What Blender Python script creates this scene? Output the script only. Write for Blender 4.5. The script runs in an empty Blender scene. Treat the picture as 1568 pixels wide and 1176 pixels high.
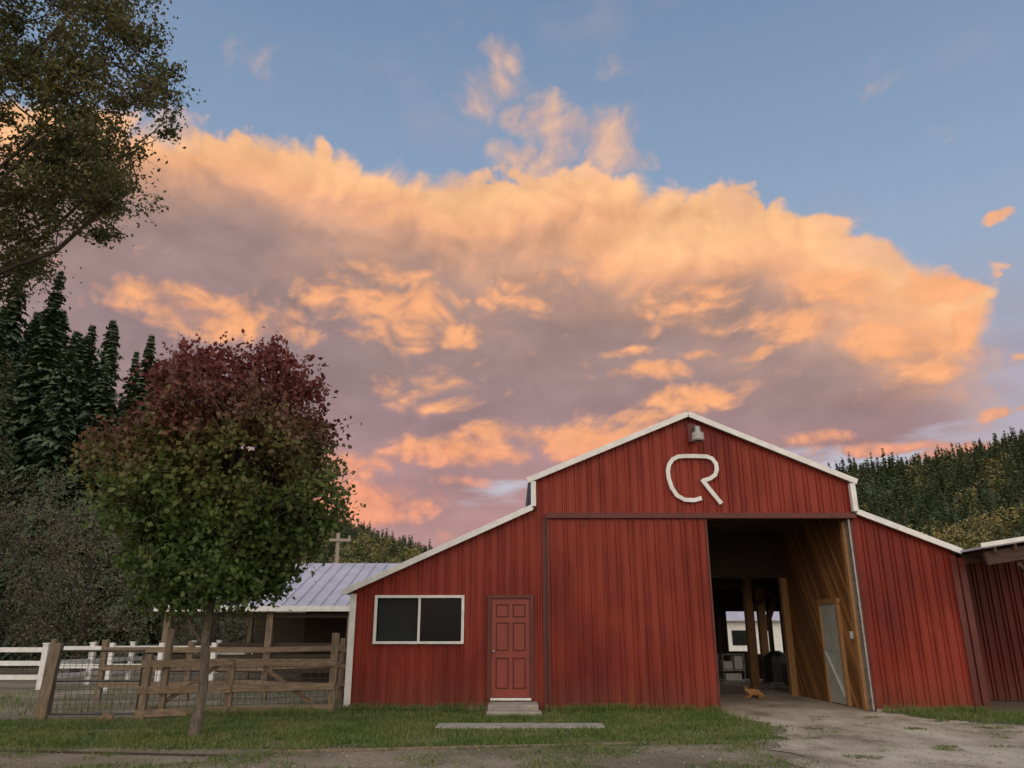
import bpy, math, random
import numpy as np
from mathutils import Vector
random.seed(7); rng=np.random.default_rng(7)
scene=bpy.context.scene
R=math.radians

# ------------------------------------------------------------------ materials
def new_mat(name):
    m=bpy.data.materials.new(name); m.use_nodes=True
    nt=m.node_tree; b=nt.nodes['Principled BSDF']
    return m,nt,b
def noise(nt,vec,scale,detail=5,rough=.55):
    n=nt.nodes.new('ShaderNodeTexNoise'); n.inputs['Scale'].default_value=scale
    n.inputs['Detail'].default_value=min(detail,5); n.inputs['Roughness'].default_value=rough
    if vec is not None: nt.links.new(vec,n.inputs['Vector'])
    return n.outputs['Fac']
def ramp(nt,fac,stops):
    r=nt.nodes.new('ShaderNodeValToRGB'); el=r.color_ramp.elements
    while len(el)<len(stops): el.new(.5)
    for e,(p,c) in zip(el,stops): e.position=min(p,1); e.color=(*c,1)
    nt.links.new(fac,r.inputs['Fac']); return r.outputs['Color']
def bump(nt,b,h,strength=.3,dist=.02):
    n=nt.nodes.new('ShaderNodeBump'); n.inputs['Strength'].default_value=strength
    n.inputs['Distance'].default_value=dist
    nt.links.new(h,n.inputs['Height']); nt.links.new(n.outputs['Normal'],b.inputs['Normal'])
def pos(nt,scale=(1,1,1)):
    g=nt.nodes.new('ShaderNodeNewGeometry'); m=nt.nodes.new('ShaderNodeMapping')
    m.inputs['Scale'].default_value=scale
    nt.links.new(g.outputs['Position'],m.inputs['Vector']); return m.outputs['Vector']
def simple(name,c1,c2,scale=3,rough=.7,stretch=(1,1,1),bmp=.2,bscale=30,metal=0,lo=.3,hi=.7):
    m,nt,b=new_mat(name); v=pos(nt,stretch)
    f=noise(nt,v,scale,5,.6)
    nt.links.new(ramp(nt,f,[(lo,c1),(hi,c2)]),b.inputs['Base Color'])
    b.inputs['Roughness'].default_value=rough; b.inputs['Metallic'].default_value=metal
    if bmp: bump(nt,b,noise(nt,v,bscale,3),bmp,.01)
    return m
def leafmat(name,stops,zr=None,transl=.3,nscale=.9):
    m,nt,b=new_mat(name); g=nt.nodes.new('ShaderNodeNewGeometry')
    nz=noise(nt,g.outputs['Position'],nscale,2)
    mx=nt.nodes.new('ShaderNodeMath'); mx.operation='MULTIPLY_ADD'
    nt.links.new(g.outputs['Random Per Island'],mx.inputs[0]); mx.inputs[1].default_value=.4
    nt.links.new(nz,mx.inputs[2])
    fac=mx.outputs[0]
    if zr:
        s=nt.nodes.new('ShaderNodeSeparateXYZ'); nt.links.new(g.outputs['Position'],s.inputs[0])
        mr=nt.nodes.new('ShaderNodeMapRange'); mr.inputs['From Min'].default_value=zr[0]; mr.inputs['From Max'].default_value=zr[1]
        nt.links.new(s.outputs['Z'],mr.inputs['Value'])
        a=nt.nodes.new('ShaderNodeMath'); a.operation='MULTIPLY_ADD'
        nt.links.new(fac,a.inputs[0]); a.inputs[1].default_value=.6; nt.links.new(mr.outputs[0],a.inputs[2])
        a2=nt.nodes.new('ShaderNodeMath'); a2.operation='MULTIPLY'; nt.links.new(a.outputs[0],a2.inputs[0]); a2.inputs[1].default_value=.62
        fac=a2.outputs[0]
    col=ramp(nt,fac,stops)
    nt.links.new(col,b.inputs['Base Color']); b.inputs['Roughness'].default_value=.6
    if transl<=0: return m
    t=nt.nodes.new('ShaderNodeBsdfTranslucent'); nt.links.new(col,t.inputs['Color'])
    ms=nt.nodes.new('ShaderNodeMixShader'); ms.inputs[0].default_value=transl
    nt.links.new(b.outputs[0],ms.inputs[1]); nt.links.new(t.outputs[0],ms.inputs[2])
    nt.links.new(ms.outputs[0],nt.nodes['Material Output'].inputs['Surface'])
    return m

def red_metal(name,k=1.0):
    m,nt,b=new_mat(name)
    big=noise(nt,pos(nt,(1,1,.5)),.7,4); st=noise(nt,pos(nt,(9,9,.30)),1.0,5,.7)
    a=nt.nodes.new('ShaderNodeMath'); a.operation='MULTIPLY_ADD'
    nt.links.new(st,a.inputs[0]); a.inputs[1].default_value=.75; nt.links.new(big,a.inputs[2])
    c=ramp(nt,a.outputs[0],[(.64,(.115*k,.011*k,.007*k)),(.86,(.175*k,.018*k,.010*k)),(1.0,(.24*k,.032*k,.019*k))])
    sp=noise(nt,pos(nt,(1,1,2.5)),7,5,.8)
    sr=ramp(nt,sp,[(.64,(0,0,0)),(.72,(.8,.8,.8))])
    mix=nt.nodes.new('ShaderNodeMixRGB'); nt.links.new(sr,mix.inputs[0]); nt.links.new(c,mix.inputs[1])
    mix.inputs[2].default_value=(.25,.08,.055,1)
    g=nt.nodes.new('ShaderNodeNewGeometry'); s=nt.nodes.new('ShaderNodeSeparateXYZ'); nt.links.new(g.outputs['Position'],s.inputs[0])
    mr=nt.nodes.new('ShaderNodeMapRange'); mr.inputs['From Min'].default_value=.8; mr.inputs['From Max'].default_value=0
    mr.inputs['To Max'].default_value=.8; nt.links.new(s.outputs['Z'],mr.inputs['Value'])
    mm=nt.nodes.new('ShaderNodeMath'); mm.operation='MULTIPLY'; nt.links.new(mr.outputs[0],mm.inputs[0]); nt.links.new(st,mm.inputs[1])
    mix2=nt.nodes.new('ShaderNodeMixRGB'); nt.links.new(mm.outputs[0],mix2.inputs[0]); nt.links.new(mix.outputs[0],mix2.inputs[1])
    mix2.inputs[2].default_value=(.11,.06,.04,1)
    nt.links.new(mix2.outputs[0],b.inputs['Base Color'])
    b.inputs['Roughness'].default_value=.5; b.inputs['Specular IOR Level'].default_value=.28
    bump(nt,b,noise(nt,pos(nt),2.5,2),.45,.02)
    return m
RED=red_metal('red_siding'); REDD=red_metal('red_door_siding',.93); REDDOOR=simple('red_door_paint',(.185,.027,.017),(.225,.036,.024),2,.5,bmp=.05)
REDTRIM=simple('dark_red_trim',(.07,.010,.008),(.11,.017,.012),3,.5,bmp=.05)
WHITE=simple('white_paint',(.58,.60,.60),(.76,.78,.78),5,.5,(1,1,1),.1)
ROOFM=simple('metal_roof',(.36,.36,.44),(.48,.47,.56),1.2,.5,bmp=.1,metal=.1)
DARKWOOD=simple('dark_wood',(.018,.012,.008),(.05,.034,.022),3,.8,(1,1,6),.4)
BEAMW=simple('stained_beam',(.035,.018,.012),(.08,.042,.028),3,.8,(1,1,6),.4)
POSTW=simple('weathered_wood',(.10,.075,.055),(.26,.205,.145),3,.85,(5,5,1),.5,40)
POLEW=simple('pole_wood',(.30,.26,.21),(.45,.4,.33),3,.85,(5,5,1),.3,40)
RAILW=simple('rail_wood',(.12,.085,.06),(.29,.22,.15),3,.85,(.8,4,8),.5,40)
NEWW=simple('pine_timber',(.24,.12,.045),(.36,.2,.08),4,.6,(6,6,1),.2)
CONC=simple('concrete',(.20,.185,.16),(.36,.335,.29),5,.9,bmp=.4)
GREYM=simple('galvanised_steel',(.2,.21,.21),(.38,.39,.39),8,.45,metal=.6,bmp=.05)
BARK=simple('bark',(.06,.05,.04),(.17,.14,.11),5,.9,(4,4,1),.8,25)
DBARK=simple('dark_bark',(.025,.02,.016),(.06,.048,.036),5,.9,(4,4,1),.8,25)
GDOOR=simple('grey_door_paint',(.30,.33,.32),(.42,.44,.42),3,.5,bmp=.05)
BLACK=simple('black_plastic',(.015,.015,.016),(.04,.04,.042),6,.5,bmp=.1)
HAY=simple('hay',(.22,.16,.06),(.4,.31,.13),14,.95,(1,1,4),.8,60)
def boards():
    m,nt,b=new_mat('diagonal_boards')
    g=nt.nodes.new('ShaderNodeNewGeometry'); mp=nt.nodes.new('ShaderNodeMapping')
    mp.inputs['Rotation'].default_value=(R(32),0,0); nt.links.new(g.outputs['Position'],mp.inputs['Vector'])
    s=nt.nodes.new('ShaderNodeSeparateXYZ'); nt.links.new(mp.outputs[0],s.inputs[0])
    d=nt.nodes.new('ShaderNodeMath'); d.operation='MULTIPLY'; d.inputs[1].default_value=1/.14; nt.links.new(s.outputs['Y'],d.inputs[0])
    fl=nt.nodes.new('ShaderNodeMath'); fl.operation='FLOOR'; nt.links.new(d.outputs[0],fl.inputs[0])
    fr=nt.nodes.new('ShaderNodeMath'); fr.operation='FRACT'; nt.links.new(d.outputs[0],fr.inputs[0])
    wn=nt.nodes.new('ShaderNodeTexWhiteNoise'); wn.noise_dimensions='1D'; nt.links.new(fl.outputs[0],wn.inputs['W'])
    mp2=nt.nodes.new('ShaderNodeMapping'); mp2.inputs['Scale'].default_value=(1,22,1.2); nt.links.new(mp.outputs[0],mp2.inputs['Vector'])
    gr=noise(nt,mp2.outputs[0],2,5)
    a=nt.nodes.new('ShaderNodeMath'); a.operation='MULTIPLY_ADD'; nt.links.new(wn.outputs['Value'],a.inputs[0]); a.inputs[1].default_value=.6; nt.links.new(gr,a.inputs[2])
    c=ramp(nt,a.outputs[0],[(.35,(.10,.040,.015)),(.75,(.22,.095,.033)),(1.0,(.36,.17,.065))])
    gp=ramp(nt,fr.outputs[0],[(0,(.12,.12,.12)),(.07,(1,1,1)),(.93,(1,1,1)),(1,(.12,.12,.12))])
    mx=nt.nodes.new('ShaderNodeMixRGB'); mx.blend_type='MULTIPLY'; mx.inputs[0].default_value=1
    nt.links.new(c,mx.inputs[1]); nt.links.new(gp,mx.inputs[2]); nt.links.new(mx.outputs[0],b.inputs['Base Color'])
    b.inputs['Roughness'].default_value=.55; bump(nt,b,gp,.5,.01); return m
BOARDS=boards()
GLASS,nt,b=new_mat('window_glass'); b.inputs['Base Color'].default_value=(.006,.007,.008,1); b.inputs['Roughness'].default_value=.15; b.inputs['Specular IOR Level'].default_value=.12
SCREEN,nt,b=new_mat('insect_screen'); b.inputs['Base Color'].default_value=(.022,.026,.03,1); b.inputs['Roughness'].default_value=.7; b.inputs['Specular IOR Level'].default_value=.1

# ------------------------------------------------------------------ mesh helpers
def link(o,parent=None):
    scene.collection.objects.link(o)
    if parent is not None: o.parent=parent
    return o
def group(name):
    e=bpy.data.objects.new(name,None); scene.collection.objects.link(e); return e
def mesh_obj(name,verts,faces,mat,parent=None,smooth=False):
    me=bpy.data.meshes.new(name); me.from_pydata([tuple(v) for v in verts],[],faces); me.update()
    if mat: me.materials.append(mat)
    if smooth:
        for p in me.polygons: p.use_smooth=True
    return link(bpy.data.objects.new(name,me),parent)
def boxdata(x0,x1,y0,y1,z0,z1):
    v=[(x0,y0,z0),(x1,y0,z0),(x1,y1,z0),(x0,y1,z0),(x0,y0,z1),(x1,y0,z1),(x1,y1,z1),(x0,y1,z1)]
    f=[(0,3,2,1),(4,5,6,7),(0,1,5,4),(1,2,6,5),(2,3,7,6),(3,0,4,7)]
    return v,f
def bevel(o,w=.008):
    md=o.modifiers.new('bevel','BEVEL'); md.width=w; md.segments=2
def box(name,x0,x1,y0,y1,z0,z1,mat,parent=None,bv=0):
    v,f=boxdata(x0,x1,y0,y1,z0,z1); o=mesh_obj(name,v,f,mat,parent)
    if bv: bevel(o,bv)
    return o
def multi(name,parts,mat,parent=None,bv=0):
    V=[];F=[]
    for v,f in parts:
        n=len(V); V+=list(v); F+=[tuple(i+n for i in q) for q in f]
    o=mesh_obj(name,V,F,mat,parent)
    if bv: bevel(o,bv)
    return o
def beamdata(p0,p1,w,h,up=(0,0,1)):
    p0=Vector(p0);p1=Vector(p1); d=(p1-p0).normalized(); up=Vector(up)
    s=d.cross(up).normalized(); u=s.cross(d).normalized()
    v=[]
    for p in (p0,p1):
        for a,b2 in ((-1,-1),(1,-1),(1,1),(-1,1)): v.append(tuple(p+s*a*w/2+u*b2*h/2))
    return v,[(0,1,2,3),(7,6,5,4),(0,4,5,1),(1,5,6,2),(2,6,7,3),(3,7,4,0)]
def tubedata(pts,rads,n=6):
    V=[];F=[]; pts=[Vector(p) for p in pts]
    for i,p in enumerate(pts):
        d=(pts[min(i+1,len(pts)-1)]-pts[max(i-1,0)]).normalized()
        a=Vector((1,0,0)) if abs(d.x)<.8 else Vector((0,1,0))
        s=d.cross(a).normalized(); u=s.cross(d).normalized()
        for k in range(n):
            t=2*math.pi*k/n; V.append(tuple(p+(s*math.cos(t)+u*math.sin(t))*rads[i]))
    for i in range(len(pts)-1):
        for k in range(n):
            a=i*n+k;b2=i*n+(k+1)%n; F.append((a,b2,b2+n,a+n))
    return V,F
def quads_obj(name,Q,mat,parent=None):
    n=len(Q); me=bpy.data.meshes.new(name)
    me.vertices.add(n*4); me.vertices.foreach_set('co',np.ascontiguousarray(Q,dtype=np.float32).reshape(-1))
    me.loops.add(n*4); me.loops.foreach_set('vertex_index',np.arange(n*4,dtype=np.int32))
    me.polygons.add(n); me.polygons.foreach_set('loop_start',np.arange(0,n*4,4,dtype=np.int32))
    me.polygons.foreach_set('loop_total',np.full(n,4,dtype=np.int32))
    me.update(calc_edges=True); me.validate(); me.materials.append(mat)
    return link(bpy.data.objects.new(name,me),parent)
def leaves(C,L,Wf=.6,droop=0):
    n=len(C); u=rng.normal(size=(n,3)); u[:,2]-=droop; u/=np.linalg.norm(u,axis=1)[:,None]
    r=rng.normal(size=(n,3)); v=np.cross(u,r); v/=np.linalg.norm(v,axis=1)[:,None]
    L=(L*rng.uniform(.7,1.25,n))[:,None]; W=L*Wf
    off=np.cross(u,v)*L*.12
    return np.stack([C-u*L/2, C-v*W/2+off, C+u*L/2, C+v*W/2+off],axis=1)

# ------------------------------------------------------------------ camera
cam=bpy.data.cameras.new('camera'); cam.lens=27.05; cam.sensor_width=36; cam.clip_end=6000
co=link(bpy.data.objects.new('camera',cam)); co.location=(0,0,1.6); co.rotation_euler=(R(108),0,0); scene.camera=co

# ------------------------------------------------------------------ world: clear evening sky
w=bpy.data.worlds.new('World'); scene.world=w; w.use_nodes=True; nt=w.node_tree; nt.nodes.clear()
def S(x,sock):
    if isinstance(x,(int,float)): sock.default_value=x
    else: nt.links.new(x,sock)
def M(op,a,b=0,c=0,clamp=False):
    n=nt.nodes.new('ShaderNodeMath'); n.operation=op; n.use_clamp=clamp
    S(a,n.inputs[0]); S(b,n.inputs[1]); S(c,n.inputs[2]); return n.outputs[0]
def SS(x,lo,hi,t0=0.,t1=1.):
    n=nt.nodes.new('ShaderNodeMapRange'); n.interpolation_type='SMOOTHSTEP'
    S(x,n.inputs['Value']); S(lo,n.inputs['From Min']); S(hi,n.inputs['From Max'])
    S(t0,n.inputs['To Min']); S(t1,n.inputs['To Max']); return n.outputs[0]
def MIX(f,a,b,mode='MIX'):
    n=nt.nodes.new('ShaderNodeMixRGB'); n.blend_type=mode; S(f,n.inputs[0])
    for x,i in ((a,1),(b,2)):
        if isinstance(x,tuple): n.inputs[i].default_value=(*x,1)
        else: nt.links.new(x,n.inputs[i])
    return n.outputs[0]
def RAMP(f,stops):
    r=nt.nodes.new('ShaderNodeValToRGB'); el=r.color_ramp.elements
    while len(el)<len(stops): el.new(.5)
    for e,(p,c) in zip(el,stops): e.position=p; e.color=(*c,1)
    S(f,r.inputs[0]); return r.outputs[0]
tc=nt.nodes.new('ShaderNodeTexCoord'); sp=nt.nodes.new('ShaderNodeSeparateXYZ'); nt.links.new(tc.outputs['Generated'],sp.inputs[0])
dx,dy,dz=sp.outputs
E=M('MULTIPLY',M('ARCSINE',dz),57.2958)
nis=nt.nodes.new('ShaderNodeTexSky'); nis.sky_type='NISHITA'; nis.sun_disc=False; nis.sun_elevation=R(4); nis.sun_rotation=R(180)
blue=RAMP(M('DIVIDE',E,60.,0,True),[(0,(.55,.50,.56)),(.2,(.50,.51,.62)),(.38,(.30,.38,.52)),(.55,(.22,.31,.46)),(.75,(.16,.24,.38)),(1,(.12,.19,.33))])
blue=MIX(1.,blue,MIX(.03,(0,0,0),nis.outputs[0]),'ADD')
back=SS(dy,.1,-.5); sky=MIX(back,blue,RAMP(M('DIVIDE',E,90.,0,True),[(0,(1.65,1.3,1.0)),(.35,(1.5,1.3,1.12)),(1,(.55,.65,.8))]))  # sky behind the camera, brightened and warmed to light the barn front
zen=SS(E,55.,75.); sky=MIX(zen,sky,(.9,.95,1.05))
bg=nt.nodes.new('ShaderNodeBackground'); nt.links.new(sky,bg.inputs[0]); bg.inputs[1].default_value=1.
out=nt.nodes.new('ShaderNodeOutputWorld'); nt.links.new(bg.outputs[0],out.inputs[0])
w.cycles.sampling_method='MANUAL'; w.cycles.sample_map_resolution=256
sl=bpy.data.lights.new('sun','SUN'); sl.energy=.35; sl.angle=R(30); sl.color=(1,.9,.78)
so=link(bpy.data.objects.new('sun',sl)); so.rotation_euler=(R(62),0,R(-25)); so.location=(0,-20,30)
scene.view_settings.view_transform='Standard'; scene.view_settings.look='None'; scene.view_settings.exposure=0

# ------------------------------------------------------------------ sunset clouds: a far shell of cloud with per-vertex density and colour
crng=np.random.default_rng(21)
GA=crng.uniform(0,2*np.pi,(256,256)); GX=np.cos(GA);GY=np.sin(GA)
def perlin(x,y):
    xi=np.floor(x).astype(int);yi=np.floor(y).astype(int);xf=x-xi;yf=y-yi
    u=xf*xf*xf*(xf*(xf*6-15)+10);v=yf*yf*yf*(yf*(yf*6-15)+10)
    def g(i,j,fx,fy): a=(xi+i)&255;b=(yi+j)&255; return GX[a,b]*fx+GY[a,b]*fy
    return 1.5*((g(0,0,xf,yf)*(1-u)+g(1,0,xf-1,yf)*u)*(1-v)+(g(0,1,xf,yf-1)*(1-u)+g(1,1,xf-1,yf-1)*u)*v)
def fbm(x,y,o=5,g=.5,f=2.03,ab=False):
    s=0;a=1;t=0
    for i in range(o):
        n=perlin(x+17.3*i,y+5.1*i); s=s+a*(np.abs(n) if ab else n); t+=a; a*=g; x=x*f;y=y*f
    return s/t
def sst(x,a,b):
    t=np.clip((x-a)/(b-a),0,1); return t*t*(3-2*t)
def cramp(t,stops):
    p=[s[0] for s in stops]; return np.stack([np.interp(t,p,[s[1][k] for s in stops]) for k in range(3)],-1)
av=np.arange(-64,64.01,.125); ev=np.arange(-1,58,.125)
AA,EE=np.meshgrid(av,ev)
wx=fbm(AA/9,EE/7,3,.5)*2.2; wy=fbm(AA/9+40,EE/7+9,3,.5)*1.6
a_=AA+wx; e_=EE+wy
pts=[(-64,27),(-45,31),(-35,33),(-27.8,34),(-19.5,34.9),(-16,35),(-12.5,33.9),(-4.7,34),(6.5,33.6),(13.6,32.6),(19.2,31.2),(24.3,28.8),(28.4,26.3),(31.4,23.9),(34.5,21.8),(36,20),(40,15),(64,11)]
topc=np.interp(AA+wx*.5,[p[0] for p in pts],[p[1] for p in pts])
bil=fbm(a_/4.2,e_/3.6,6,.5,ab=True)
bil2=fbm(a_/1.9+30,e_/1.7,5,.5,ab=True)
soft=fbm(a_/12+5,e_/6+3,4,.45)
d0=topc-EE
d=d0+ (bil-.28)*3.2+ (bil2-.27)*.7 -.1
edgew=.7+1.5*sst(fbm(AA/7+3,EE/7,2),-.2,.5)
cov=sst(d,0,edgew)
amax=np.interp(EE+wy*.5,[8,13,15.4,18.2,21,24,27],[32,32,32.4,33.2,34.4,35.,36])+(bil-.28)*4.5
fw=np.interp(EE,[10,15,19,22],[4.,3.,1.2,.5])
cov*=1-sst(AA+wx*.6,amax-fw,amax+fw)
thick=7.4+2.0*np.sin(AA/13.+.6)+1.2*sst(AA,14,26)
t=d0/thick*.68+soft*.42-(bil-.28)*.22
col=cramp(t,[(-.3,(.80,.46,.30)),(0,(.90,.50,.285)),(.14,(.96,.53,.27)),(.34,(.88,.44,.235)),(.54,(.64,.345,.23)),(.74,(.45,.28,.225)),(1.0,(.355,.24,.225)),(1.6,(.33,.23,.24))])
lowc=cramp(EE,[(4,(.50,.28,.265)),(9,(.45,.265,.265)),(14,(.375,.24,.255)),(19,(.34,.23,.235))])
k=sst(EE,20,12)[...,None]*sst(t,.45,.8)[...,None]; col=col*(1-k)+lowc*k
tone=1+.22*fbm(AA/10+70,EE/3.5,4)+.07*(fbm(a_/2.6,e_/1.5+50,4))
sh=bil-np.roll(np.roll(bil,-7,0),5,1); tone=tone+np.clip(sh,-.5,.5)*.24*(1-.5*sst(t,.4,.8))
col=col*tone[...,None]
blobs=[(-21.6,21.3,8,1.6,1.0),(-26,22.3,5,1.,.8),(-9.0,23.3,6,3.2,.9),(-13.5,24.3,4,1.5,.8),(-4.9,21.7,3.2,1.5,.9),(-7,17.7,4.4,2.3,.55),(-5,16.6,2.4,.9,.75),(1.3,24.7,5,2.1,.7),(11,18.6,4.5,.8,1.1),(9,20.2,3,.5,.8),
(14,16.6,5.5,1.2,1.05),(16,19.6,2.4,.45,.9),(19,19.3,1.6,.5,.9),(14.8,23.6,5.5,2.6,.65),(10,26,5,1.8,.5),(21.6,20.8,3.6,1.7,.95),(24.5,22.8,4.2,1.8,.85),(27.5,19.0,4,1.7,1.05),(31.5,22.0,3.6,1.5,1.05),(32,18.8,2.4,1.5,1.05),(29,16.8,3,1.1,.8),(-4.2,12.9,6.5,1.4,1.1),(-1.2,14.4,2.4,1,1),(5.8,14.0,6.5,1.5,1.15),(10,15.2,4,.8,.9),(-13,11.5,5,1.2,1.0),(-12,8.9,8,1.6,1.1),(-3.8,10.6,3,.5,.7),(27,12.0,6,.55,.95),(22,12.8,3.5,.5,.8),(31.5,11.3,4,.6,.9),(35.8,25.4,1.8,.45,.9),(35.5,16.4,1.6,.6,.8),(34,13.6,3,.5,.7)]
Sb=np.zeros_like(AA); a3=AA+wx*.9; e3=EE+wy*.55
for a0,e0,ra,re,kk in blobs:
    q=((a3-a0)/(ra*1.15))**2+((e3-e0)/(re*1.25))**2; Sb=np.maximum(Sb,kk*np.clip(1-q,0,1))
fs=fbm(a_/3.4+11,e_/1.7+60,6,.55)
bl2=fbm(a_/2.2+90,e_/1.4+20,5,.5,ab=True)
patch=sst(Sb*1.1+fs*.85+(bl2-.27)*.9,.22,1.22)
tail=(patch*(.92+.4*np.clip(sh,-.3,.3)))[...,None]
low=sst(EE,16,10)[...,None]
pc=np.array([.93,.42,.20])*(1-low)+np.array([.86,.34,.20])*low
pc=pc*(1+.25*np.clip(fs+(bl2-.27),-.5,.5))[...,None]
col=col*(1-tail)+pc*tail
gapn=fbm(AA/9+13,EE/1.6+31,5,.55)
gz=np.exp(-(((AA-27)/10)**2+((EE-11.2)/1.5)**2))*.9+np.exp(-(((AA+1)/5)**2+((EE-10.2)/1.3)**2))*.5+np.exp(-(((AA-36)/4)**2+((EE-15)/2.5)**2))*.7
gap=sst(gapn*.9+gz,.28,.85)*sst(EE,17,13)
cov=cov*(1-.8*gap*(1-.7*patch))
cov=np.maximum(cov,.95*sst(patch,.05,.5)*sst(AA,12,18)*sst(Sb,.02,.2)*np.maximum(sst(EE,15.5,14),sst(AA,34.3,35)))
veil=sst(AA,28,33)*sst(EE,27,16)*np.clip(.68+.5*fbm(AA/8+3,EE/2.2),0,1)
vc=cramp(EE,[(8,(.46,.36,.38)),(14,(.38,.29,.34)),(20,(.33,.29,.36))])
pl=np.zeros_like(AA)
for a0,e0,ra,re,kk in [(-.8,41.3,2.4,1.5,.8),(-1.0,39.,3.6,1.9,.9),(1.5,37.8,4.6,2.3,1.0),(-3.4,37.8,2.6,1.9,.7),(5.,36.2,4.8,2.2,1.0),(8.3,35.6,4,2.2,1.1),(3.,34.4,6.5,1.8,1.1),(9,34.,4.5,1.6,1.1),(9.8,40.,3.,1.1,.4),(30,36,4,1.3,.25),(-22,38.5,3.5,1.8,.3),(33,32,4,1.,.25)]:
    q=((AA+wx*.9-a0)/ra)**2+((EE+wy*.9-e0)/re)**2; pl=np.maximum(pl,kk*np.clip(1-q,0,1)**.8)
pn=fbm(a_/2.4+7,e_/2.1+77,6,.55)
pal=sst(pl+pn*.8,.1,1.45)*.9*(sst(pl,0,.15))
pcol=cramp(pn,[(-.4,(.46,.35,.36)),(0,(.66,.42,.34)),(.4,(.82,.50,.34))])
wisp=sst(fbm(AA/14+21,EE/6+2,6,.55),.12,.6)*.28
wcol=np.array([.44,.37,.42])
al=cov; C_=col*cov[...,None]
for (ca,cc) in ((veil,vc),(pal,pcol),(wisp,wcol)):
    ca=ca*(1-al); C_=C_+cc*ca[...,None]; al=al+ca
C_=C_/np.maximum(al,1e-4)[...,None]
al=al*sst(np.abs(AA),64,56)*sst(EE,58,52)
ny_,nx_=AA.shape; ar=np.radians(AA);er=np.radians(EE); RD=3000.
co_=np.stack([RD*np.cos(er)*np.sin(ar),RD*np.cos(er)*np.cos(ar),RD*np.sin(er)],-1).reshape(-1,3)
ii=np.arange(ny_*nx_).reshape(ny_,nx_); fq=np.stack([ii[:-1,:-1],ii[:-1,1:],ii[1:,1:],ii[1:,:-1]],-1).reshape(-1,4)
me=bpy.data.meshes.new('clouds'); me.vertices.add(len(co_)); me.vertices.foreach_set('co',co_.astype(np.float32).ravel())
me.loops.add(fq.size); me.loops.foreach_set('vertex_index',fq.astype(np.int32).ravel())
me.polygons.add(len(fq)); me.polygons.foreach_set('loop_start',np.arange(0,fq.size,4,dtype=np.int32)); me.polygons.foreach_set('loop_total',np.full(len(fq),4,dtype=np.int32))
me.update(calc_edges=True)
at=me.color_attributes.new('cloud','FLOAT_COLOR','POINT')
at.data.foreach_set('color',np.concatenate([C_,al[...,None]],-1).astype(np.float32).ravel())
cm=bpy.data.materials.new('cloud_vapour'); cm.use_nodes=True; cn=cm.node_tree; cn.nodes.clear()
an_=cn.nodes.new('ShaderNodeAttribute'); an_.attribute_name='cloud'; em=cn.nodes.new('ShaderNodeEmission'); tb=cn.nodes.new('ShaderNodeBsdfTransparent'); mx=cn.nodes.new('ShaderNodeMixShader'); oo=cn.nodes.new('ShaderNodeOutputMaterial')
cn.links.new(an_.outputs['Color'],em.inputs[0]); cn.links.new(an_.outputs['Alpha'],mx.inputs[0]); cn.links.new(tb.outputs[0],mx.inputs[1]); cn.links.new(em.outputs[0],mx.inputs[2]); cn.links.new(mx.outputs[0],oo.inputs[0])
try: cm.cycles.emission_sampling='NONE'
except Exception: pass
me.materials.append(cm); link(bpy.data.objects.new('clouds',me))

# ------------------------------------------------------------------ ground
m,nt2,b=new_mat('dirt_ground'); v=pos(nt2)
n1=noise(nt2,v,.35,5,.6); n2=noise(nt2,v,14,5,.7)
a=nt2.nodes.new('ShaderNodeMath'); a.operation='MULTIPLY_ADD'; nt2.links.new(n2,a.inputs[0]); a.inputs[1].default_value=.5; nt2.links.new(n1,a.inputs[2])
nt2.links.new(ramp(nt2,a.outputs[0],[(.5,(.085,.072,.042)),(.7,(.16,.13,.088)),(.95,(.29,.24,.175))]),b.inputs['Base Color'])
b.inputs['Roughness'].default_value=.95; bump(nt2,b,n2,.6,.03)
mesh_obj('ground',[(-3500,-300,0),(3500,-300,0),(3500,3800,0),(-3500,3800,0)],[(0,1,2,3)],m)
def blob_sheet(name,poly,z,mat,amp=.12,sub=14):
    pts=[]
    for i in range(len(poly)):
        p=np.array(poly[i]);q=np.array(poly[(i+1)%len(poly)])
        nn=max(2,int(np.linalg.norm(q-p)*sub/4))
        for k in range(nn):
            s=p+(q-p)*k/nn; pts.append((s[0]+rng.normal()*amp*.5,s[1]+rng.normal()*amp*.5,z))
    return mesh_obj(name,pts,[tuple(range(len(pts)))],mat)
gm,nt2,b=new_mat('lawn_soil'); v=pos(nt2); n1=noise(nt2,v,1.0,5,.7); n2=noise(nt2,v,40,4,.7)
nt2.links.new(ramp(nt2,n1,[(.35,(.045,.075,.016)),(.52,(.08,.11,.028)),(.66,(.15,.13,.075))]),b.inputs['Base Color']); b.inputs['Roughness'].default_value=.95; bump(nt2,b,n2,.7,.03)
lawn=[(-30,13.3),(-9,12.8),(-4,12.4),(-1,12.6),(2,12.8),(3.4,13.0),(4.3,13.7),(4.6,15),(4.45,16.5),(4.45,17.97),(-3.7,17.97),(-5.8,16.8),(-7.3,16.2),(-9.2,16.0),(-30,17)]
blob_sheet('lawn',lawn,.006,gm,.25)
rl=[(8.3,16.7),(9.5,15.6),(11,15.2),(18,15),(18,17.9),(8.2,17.9)]
blob_sheet('lawn',rl,.006,gm)
dm,nt2,b=new_mat('gravel'); v=pos(nt2,(1,.6,1)); n1=noise(nt2,v,.8,5,.65); n2=noise(nt2,v,30,5,.75)
a=nt2.nodes.new('ShaderNodeMath'); a.operation='MULTIPLY_ADD'; nt2.links.new(n2,a.inputs[0]); a.inputs[1].default_value=.5; nt2.links.new(n1,a.inputs[2])
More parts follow.
